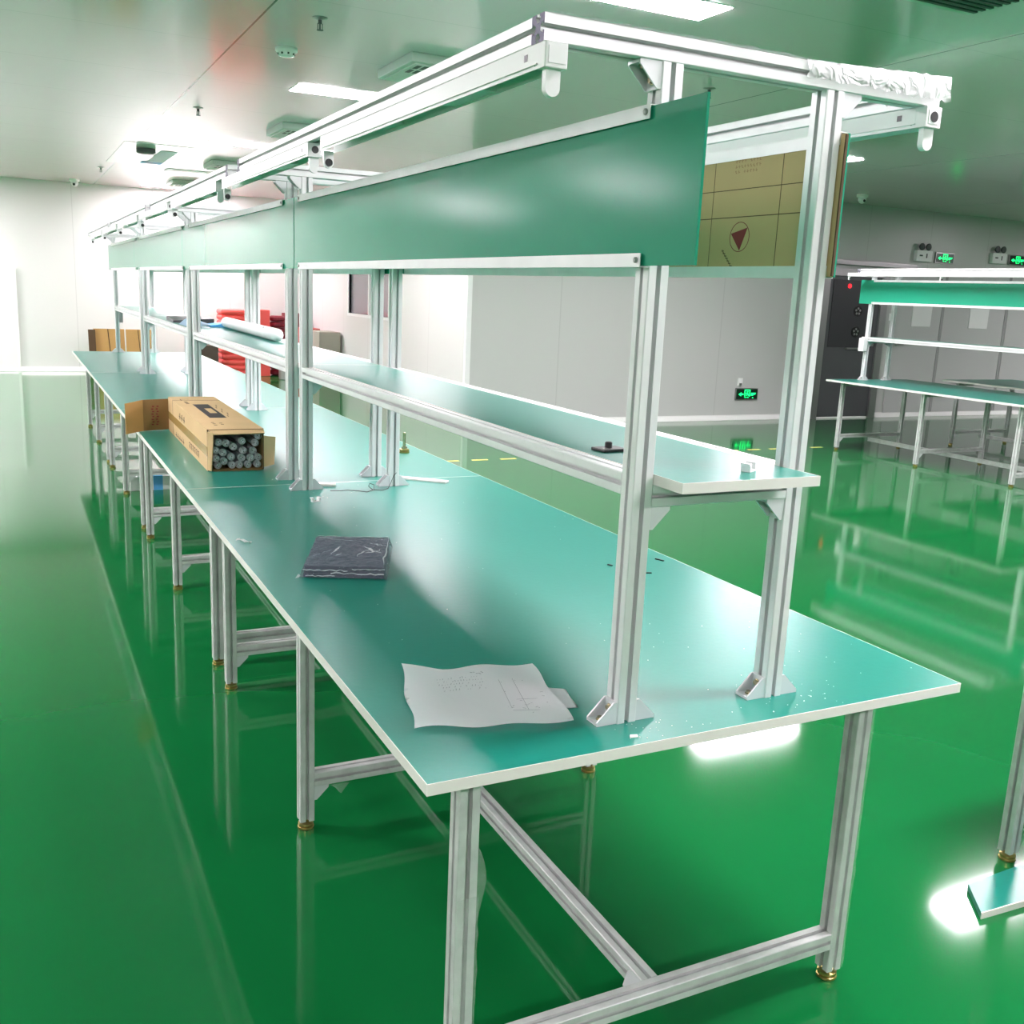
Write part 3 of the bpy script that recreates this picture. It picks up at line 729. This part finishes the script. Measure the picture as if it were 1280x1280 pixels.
# loose leveling foot (bolt standing on its pad)
t = empty('leveling_foot', (1.089, 3.06, ZT)); tag(t, 'loose brass leveling foot standing upright on the second bench', 'foot')
MB().lathe([(.024, 0), (.025, .003), (.025, .008), (.02, .011), (.024, .012), (.024, .018), (.016, .021)], 0, 0, 0, 24).build('pad', 'brass', t)
MB().lathe([(.013, .021), (.013, .03), (.007, .031), (.007, .095), (.005, .097)], 0, 0, 0, 16).build('threaded_stud', 'bolt', t)
# white strips lying at the table joint
simple('white_strip', MB().hexa([(.835, 2.435, ZT+.0005), (.985, 2.300, ZT+.0005), (1.01, 2.325, ZT+.0005), (.86, 2.46, ZT+.0005)], [(.835, 2.435, ZT+.008), (.985, 2.300, ZT+.008), (1.01, 2.325, ZT+.008), (.86, 2.46, ZT+.008)]), 'band', 'long white plastic strip lying at the bench joint, right of the posts', 'strip')
simple('white_strip', MB().hexa([(.462, 2.37, ZT+.0005), (.545, 2.34, ZT+.0005), (.555, 2.375, ZT+.0005), (.475, 2.405, ZT+.0005)], [(.462, 2.37, ZT+.010), (.545, 2.34, ZT+.010), (.555, 2.375, ZT+.010), (.475, 2.405, ZT+.010)]), 'band', 'short white plastic strip lying against the post foot at the joint', 'strip')
# a clip
def clip(x, y, z, rz, lab):
    t = empty('plastic_clip', (x, y, z), rz); tag(t, lab, 'clip')
    MB().box(-.014, .014, -.009, .009, 0, .004).box(-.014, -.009, -.009, .009, .004, .014).box(.009, .014, -.009, .009, .004, .014).box(-.018, -.009, -.009, .009, .012, .016).box(.009, .018, -.009, .009, .012, .016).build('clip_body', 'white', t)
    MB().lathe([(.003, .004), (.003, .0055)], 0, 0, 0, 10).build('screw_hole', 'pin', t)
clip(.398, 2.095, ZT, .2, 'small white plastic clip in front of the post foot at the joint')
clip(.643, .075, 1.2108, .5, 'small white plastic clip on the near end of the shelf')
# black rocker base on the shelf
t = empty('black_switch', (.510, .338, 1.2108), math.radians(6)); tag(t, 'small black switch plate with a knob lying on the near shelf', 'switch')
MB().box(-.03, .03, -.022, .022, 0, .006, .0015).build('base_plate', 'black', t)
MB().lathe([(.008, .006), (.0075, .016), (.005, .018)], -.002, .002, 0, 14).build('knob', 'black', t)
MB().box(-.024, -.012, -.014, -.004, .006, .0068).build('marking', 'steel_lt', t)
# black ties
for k, (x, y, a, n, lab) in enumerate([(1.150, 1.035, -1.2, .030, 'short black tie scrap near the right bench edge'), (1.030, .926, -.35, .030, 'short black tie scrap right of the near left post'), (.974, 1.03, 1.9, .016, 'tiny black tie scrap partly behind the near left post')]):
    o = simple('tie_scrap', MB().box(-n/2, n/2, -.0025, .0025, 0, .003), 'black', lab, 'scrap'); o.location = (x, y, ZT+.0003); o.rotation_euler = (0, 0, a)
# torn tape scrap near the left edge
o = simple('tape_scrap', MB().grid(lambda u, v: (-.03+.06*u, -.008+.016*v*(1-.5*u), .001+.006*abs(math.sin(5*u+3*v))), 8, 3, .0006), 'film', 'crumpled scrap of clear tape near the left bench edge', 'scrap'); o.location = (.045, 1.59, ZT+.0006); o.rotation_euler = (0, 0, -1.0)
simple('paper_scrap', MB().hexa([(.395, .028, ZT+.0005), (.41, .024, ZT+.0005), (.413, .032, ZT+.0005), (.40, .036, ZT+.0005)], [(.395, .028, ZT+.003), (.41, .024, ZT+.002), (.413, .032, ZT+.003), (.40, .036, ZT+.003)]), 'dirt', 'tiny white scrap near the front bench edge below the left post', 'scrap')
# thin wire between the two posts
pts = [(.50, 2.26, .003), (.53, 2.235, .006), (.565, 2.255, .003), (.60, 2.225, .004), (.625, 2.20, .004), (.66, 2.225, .006), (.668, 2.25, .02), (.655, 2.262, .024), (.645, 2.245, .016), (.655, 2.225, .006), (.69, 2.215, .004), (.72, 2.235, .006), (.735, 2.252, .02), (.752, 2.262, .05), (.765, 2.268, .06)]
simple('thin_wire', MB().tube([(x, y, ZT+z) for x, y, z in pts], .0013, 6), 'wired', 'thin dark wire looping on the bench between the joint posts', 'wire', smooth=True)
# crumbs
b = MB(); 
def crumb(x, y, z0, s):
    a = random.random()*6; h = s*random.uniform(.3, .8)
    b.hexa([(x+s*math.cos(a+k*1.57)*random.uniform(.6, 1), y+s*math.sin(a+k*1.57)*random.uniform(.6, 1), z0) for k in range(4)], [(x+.6*s*math.cos(a+k*1.57), y+.6*s*math.sin(a+k*1.57), z0+h) for k in range(4)])
for cxx, cyy, sd, n in [(.45, .07, .05, 36), (.80, .08, .07, 44), (.5, 2.25, .1, 16), (.85, .35, .25, 18)]:
    for k in range(n):
        x, y = random.gauss(cxx, sd), random.gauss(cyy, sd*.8)
        if .01 < x < 1.19 and .006 < y: 
            if abs(x-(XP+hp)) < .065 and abs(y-YP-hp) < .026: continue
            if abs(x-(XP+SP+hp)) < .065 and abs(y-YP-hp) < .026: continue
            if x < .40 and y > .09 and y < .5: continue
            crumb(x, y, ZT, random.uniform(.0007, .002))
for k in range(90):
    x, y = random.uniform(.02, 1.18), random.uniform(.02, 3.4)
    if y > 2.7 and x < .45 or (x < .46 and (.08 < y < .5 or 1.05 < y < 1.52)): continue
    crumb(x, y, ZT, random.uniform(.0006, .0018))
o = b.build('crumbs', 'dirt'); tag(o, 'white crumbs and chips scattered over the near benchtop', 'debris', kind='stuff')

# ------------------------------------------------------------------ things on the far shelves
b = MB(); b.tube([(.700, 5.32, 1.247), (.695, 4.9, 1.246), (.688, 4.3, 1.246), (.682, 3.86, 1.246)], .033, 14)
t = simple('white_roll', b, 'white', 'white rolled sheet lying along the shelf at the second bench', 'roll', smooth=True)
MB().lathe([(.006, 0), (.006, -.002)], .668, 4.10, 1.270, 10, 'y').build('dark_spot', 'pin', t)
simple('folded_print', MB().grid(lambda u, v: (.462+.13*u, 5.2+.5*v, 1.2125+.035*math.sin(3*u)*v+.02*u), 8, 8, .001), 'bluep', 'white and pale blue printed sheet on the third bench shelf', 'paper')
simple('blue_folder', MB().hexa([(.61, 5.37, 1.2115), (.74, 5.37, 1.2115), (.74, 5.62, 1.2115), (.61, 5.62, 1.2115)], [(.61, 5.37, 1.222), (.74, 5.37, 1.240), (.74, 5.62, 1.236), (.61, 5.62, 1.222)]), 'blue', 'blue folded card beside the white roll on the shelf', 'folder')
simple('dark_folder', MB().hexa([(.46, 5.95, 1.2115), (.70, 5.75, 1.2115), (.74, 6.2, 1.2115), (.47, 6.35, 1.2115)], [(.46, 5.95, 1.225), (.70, 5.75, 1.25), (.74, 6.2, 1.25), (.47, 6.35, 1.24)]), 'steel_dk', 'dark green-grey folder lying on the third bench shelf', 'folder')
# switch box hanging on the far post
simple('switch_box', MB().box(.4465, .475, 4*L-.16, 4*L-.06, 1.05, 1.19, .004), 'steel_lt', 'small grey switch box fixed on the farthest left post', 'box')
simple('cable_box', MB().box(7.30+XP-.06, 7.30+XP-.001, 6.84-YP-.05, 6.84-YP+.02, 1.06, 1.20, .004), 'white', 'small white box fixed on the left post of the separate bench', 'box')

# ------------------------------------------------------------------ under and behind the benches
t = empty('long_white_box', (.16, 6.16, 0)); tag(t, 'long white box with a blue stripe lying on the floor under the third bench', 'box')
MB().box(0, .75, 0, .12, 0, .105, .004).build('box_body', 'white', t); MB().box(.16, .225, -.0006, .1206, -.0, .1056).build('blue_stripe', 'blue', t)
# flattened cartons leaning near the back wall
for k, (x0, x1, y, h, m, lab) in enumerate([(.50, .60, 15.05, .70, 'card_edge', 'dark brown narrow flattened carton, leftmost by the back wall'), (.58, 1.02, 15.15, .71, 'card_back', 'wide tan flattened carton standing by the back wall behind the bench end'), (1.04, 1.42, 15.12, .71, 'card_back', 'tan flattened carton standing right of the wide one by the back wall')]):
    t = empty('flattened_carton', (x0, y, 0)); tag(t, lab, 'carton', 'flattened cartons by the back wall')
    n = x1-x0
    MB().hexa([(0, 0, 0), (n, 0, 0), (n, .03, 0), (0, .03, 0)], [(0, .12, h), (n, .12, h), (n, .15, h), (0, .15, h)]).build('carton_board', m, t)
    if n > .3: MB().hexa([(n*.55, -.002, 0), (n*.58, -.002, 0), (n*.58, 0.0, 0), (n*.55, 0.0, 0)], [(n*.45, .118, h), (n*.48, .118, h), (n*.48, .12, h), (n*.45, .12, h)]).build('fold_slot', 'card_edge', t)
simple('brown_carton', MB().box(2.05, 2.38, 15.0, 15.4, 0, .50, .004), 'darkbrown', 'dark brown carton on the floor left of the red crate stack', 'carton')
def crate(x0, x1, y, z0, h, m, lab, grp):
    b = MB(); d = .45
    b.box(x0, x1, y, y+d, z0, z0+h*.985, .034)
    o = b.build('plastic_crate', m); tag(o, lab, 'crate', grp); return o
n = 12; place = ['lowest', 'second', 'third', 'fourth', 'fifth', 'sixth', 'seventh', 'eighth', 'ninth', 'tenth', 'eleventh', 'topmost']
for k in range(n): crate(2.48, 3.06, 15.25, k*.0885, .0885, 'red', f'red plastic crate in the tall stack by the back wall, {place[k]} from the floor', 'stacked red crates')
b = MB(); b.box(3.075, 3.25, 15.22, 15.7, 0, 1.07, .01); t = b.build('red_panel', 'red'); tag(t, 'flat red plastic panel standing right of the red crate stack', 'panel')
b = MB()
for k in range(10): b.lathe([(.10, k*.098+.005), (.135, k*.098+.03), (.135, k*.098+.07), (.10, k*.098+.095)], 3.42, 15.45, 0, 20)
tag(b.build('ribbed_bin', 'maroon'), 'dark maroon ribbed bin column right of the red panel', 'bin')
t = empty('steel_bin', (3.37, 14.7, 0)); tag(t, 'shiny steel waste bin on the floor in front of the red crates', 'bin')
MB().lathe([(.10, 0), (.105, .01), (.105, .36), (.095, .37)], 0, 0, 0, 24).build('bin_body', 'steel_lt', t, False); MB().lathe([(.11, .365), (.11, .39), (.06, .43), (.01, .435)], 0, 0, 0, 24).build('lid', 'steel_lt', t)
t = empty('pink_carton', (3.72, 15.0, 0)); tag(t, 'pink and maroon foam-faced carton beside the grey cabinet', 'carton')
MB().box(0, .30, 0, .45, 0, .80, .006).build('carton_body', 'pink', t); MB().box(.255, .295, -.004, 0, .35, .75).build('dark_label', 'black', t)
simple('tall_maroon_carton', MB().box(3.58, 3.90, 15.5, 15.8, 0, 1.02, .005), 'maroon', 'tall maroon carton against the back wall behind the pink one', 'carton')
t = simple('grey_cabinet', MB().box(3.70, 4.035, 13.9, 14.4, 0, .80, .006), 'greybox', 'low grey cabinet beside the side wall behind the bench', 'cabinet')
MB().box(3.72, 3.86, 13.894, 13.9, .04, .76).build('door', 'greybox', t)
simple('board_offcut', MB().hexa([(1.590, .142, .001), (2.10, .12, .001), (2.10, .262, .001), (1.668, .246, .001)], [(1.590, .142, .018), (2.10, .12, .018), (2.10, .262, .018), (1.668, .246, .018)]), 'top', 'green board offcut with white edge lying on the floor at right', 'board')
cache_band = MB().hexa([(1.588, .1385, .0005), (2.10, .1165, .0005), (2.10, .1195, .0005), (1.589, .1415, .0005)], [(1.588, .1385, .0185), (2.10, .1165, .0185), (2.10, .1195, .0185), (1.589, .1415, .0185)])
ob = bpy.data.objects['board_offcut']; cache_band.build('edge_band', 'band', ob)
# dashed floor marking
b = MB(); x = 2.3
while x < 7.3:
    b.box(x, x+.16, 6.86, 6.905, .0002, .0012); x += .29
o = b.build('floor_marking', 'yellow'); tag(o, 'yellow dashed marking line taped on the green floor', 'floor marking')

# ------------------------------------------------------------------ ceiling fittings
def sprinkler(x, y, lab):
    t = empty('sprinkler_head', (x, y, H)); tag(t, lab, 'sprinkler', 'ceiling sprinkler heads')
    MB().lathe([(.04, 0), (.04, -.004), (.018, -.010), (.010, -.012)], 0, 0, 0, 20).build('escutcheon', 'steel_lt', t)
    MB().lathe([(.010, -.011), (.010, -.03), (.004, -.032), (.004, -.055), (.006, -.06)], 0, 0, 0, 12).build('nozzle', 'grille', t)
    MB().box(-.014, -.011, -.003, .003, -.06, -.028).box(.011, .014, -.003, .003, -.06, -.028).lathe([(.018, -.06), (.018, -.062)], 0, 0, 0, 14).build('deflector', 'grille', t)
sprinkler(.998, 4.198, 'ceiling sprinkler head above the bench, nearest at upper left')
sprinkler(.924, 7.55, 'ceiling sprinkler head in the middle left of the ceiling')
sprinkler(3.637, 4.36, 'ceiling sprinkler head seen above the green board between the posts')
sprinkler(.62, 13.2, 'far small ceiling sprinkler head near the back wall')
t = empty('smoke_detector', (1.018, 5.0, H)); tag(t, 'round white smoke detector on ceiling beside the nearest sprinkler', 'smoke detector')
MB().lathe([(.065, 0), (.065, -.018), (.05, -.03), (.045, -.045), (.02, -.05)], 0, 0, 0, 26).build('housing', 'cove', t, True)
b = MB()
for k in range(8): a = k*math.pi/4; b.box(.047*math.cos(a)-.005, .047*math.cos(a)+.005, .047*math.sin(a)-.005, .047*math.sin(a)+.005, -.040, -.030)
b.build('vent_slot', 'pin', t)
def camera_dome(x, y, lab):
    t = empty('security_camera', (x, y, H)); tag(t, lab, 'camera')
    MB().lathe([(.07, 0), (.07, -.03), (.055, -.04)], 0, 0, 0, 20).build('mount', 'cove', t)
    MB().lathe([(.05, -.04), (.048, -.075), (.03, -.10), (.01, -.11)], 0, 0, 0, 20).build('dome', 'white', t, True)
    MB().lathe([(.018, -.05), (.014, -.058)], -.012, 0, -.08, 14, 'y').build('lens', 'pin', t)
camera_dome(.42, 15.3, 'small white dome camera on the ceiling at far left')
camera_dome(8.87, 8.2, 'small white dome camera on the ceiling at right above the rear wall')
def air_unit(x, y, lab):
    t = empty('air_unit', (x, y, H)); tag(t, lab, 'air unit', 'ceiling air units in a row')
    MB().box(0, .62, 0, .62, -.055, 0, .006).build('housing', 'fixture', t)
    MB().box(.03, .59, .03, .59, -.062, -.055, .002).build('face_plate', 'fixture', t)
    b = MB()
    for r in range(2):
        for k in range(6): b.box(.06+.045*k, .088+.045*k, .06+.13*r, .15+.13*r, -.0635, -.062)
    b.build('louvre', 'grille', t)
    MB().lathe([(.07, -.062), (.068, -.0645)], .42, .42, 0, 20).build('fan_inlet', 'grille', t)
air_unit(1.66, 4.60, 'nearest white ceiling air unit with louvres, above the left rail')
air_unit(1.66, 7.75, 'second white ceiling air unit, behind the second lit panel')
air_unit(1.66, 11.1, 'third white ceiling air unit above the far overhead frame')
air_unit(1.62, 14.0, 'farthest thin white ceiling air unit by the last light')
t = empty('air_grille', (3.10, 1.55, H)); tag(t, 'slatted grey ceiling air grille at the top right corner', 'air grille')
MB().box(0, .42, 0, .70, -.012, 0).build('frame', 'fixture', t)
b = MB()
for k in range(15): b.box(.02, .40, .03+.043*k, .05+.043*k, -.020, -.012)
b.build('slat', 'grille', t)
t = empty('access_panel', (.62, 10.2, H)); tag(t, 'pale ceiling access panel with blue sticker near the far lights', 'access panel')
MB().box(0, .70, 0, 2.2, -.004, 0).build('panel', 'gloss', t)
MB().box(.42, .60, .5, 1.7, -.0085, -.008).build('sticker', 'bluep', t); MB().box(.36, .6, 1.7, 1.95, -.0085, -.008).build('sticker', 'blue', t)
MB().lathe([(.10, -.008), (.10, -.05), (.08, -.06)], .26, .45, 0, 24).build('round_vent', 'grille', t)

# ------------------------------------------------------------------ world and view
wd = bpy.data.worlds.new('world'); scene.world = wd; wd.use_nodes = True
wd.node_tree.nodes['Background'].inputs[0].default_value = (.9, .95, 1, 1); wd.node_tree.nodes['Background'].inputs[1].default_value = .05
scene.view_settings.view_transform = 'Standard'; scene.view_settings.look = 'None'; scene.view_settings.exposure = 2.38; scene.view_settings.gamma = 1.0; scene.view_settings.use_curve_mapping = False
scene.cycles.max_bounces = 10; scene.cycles.diffuse_bounces = 5; scene.cycles.glossy_bounces = 5; scene.cycles.transparent_max_bounces = 12
scene.cycles.sample_clamp_indirect = 6.; scene.cycles.caustics_reflective = False; scene.cycles.caustics_refractive = False
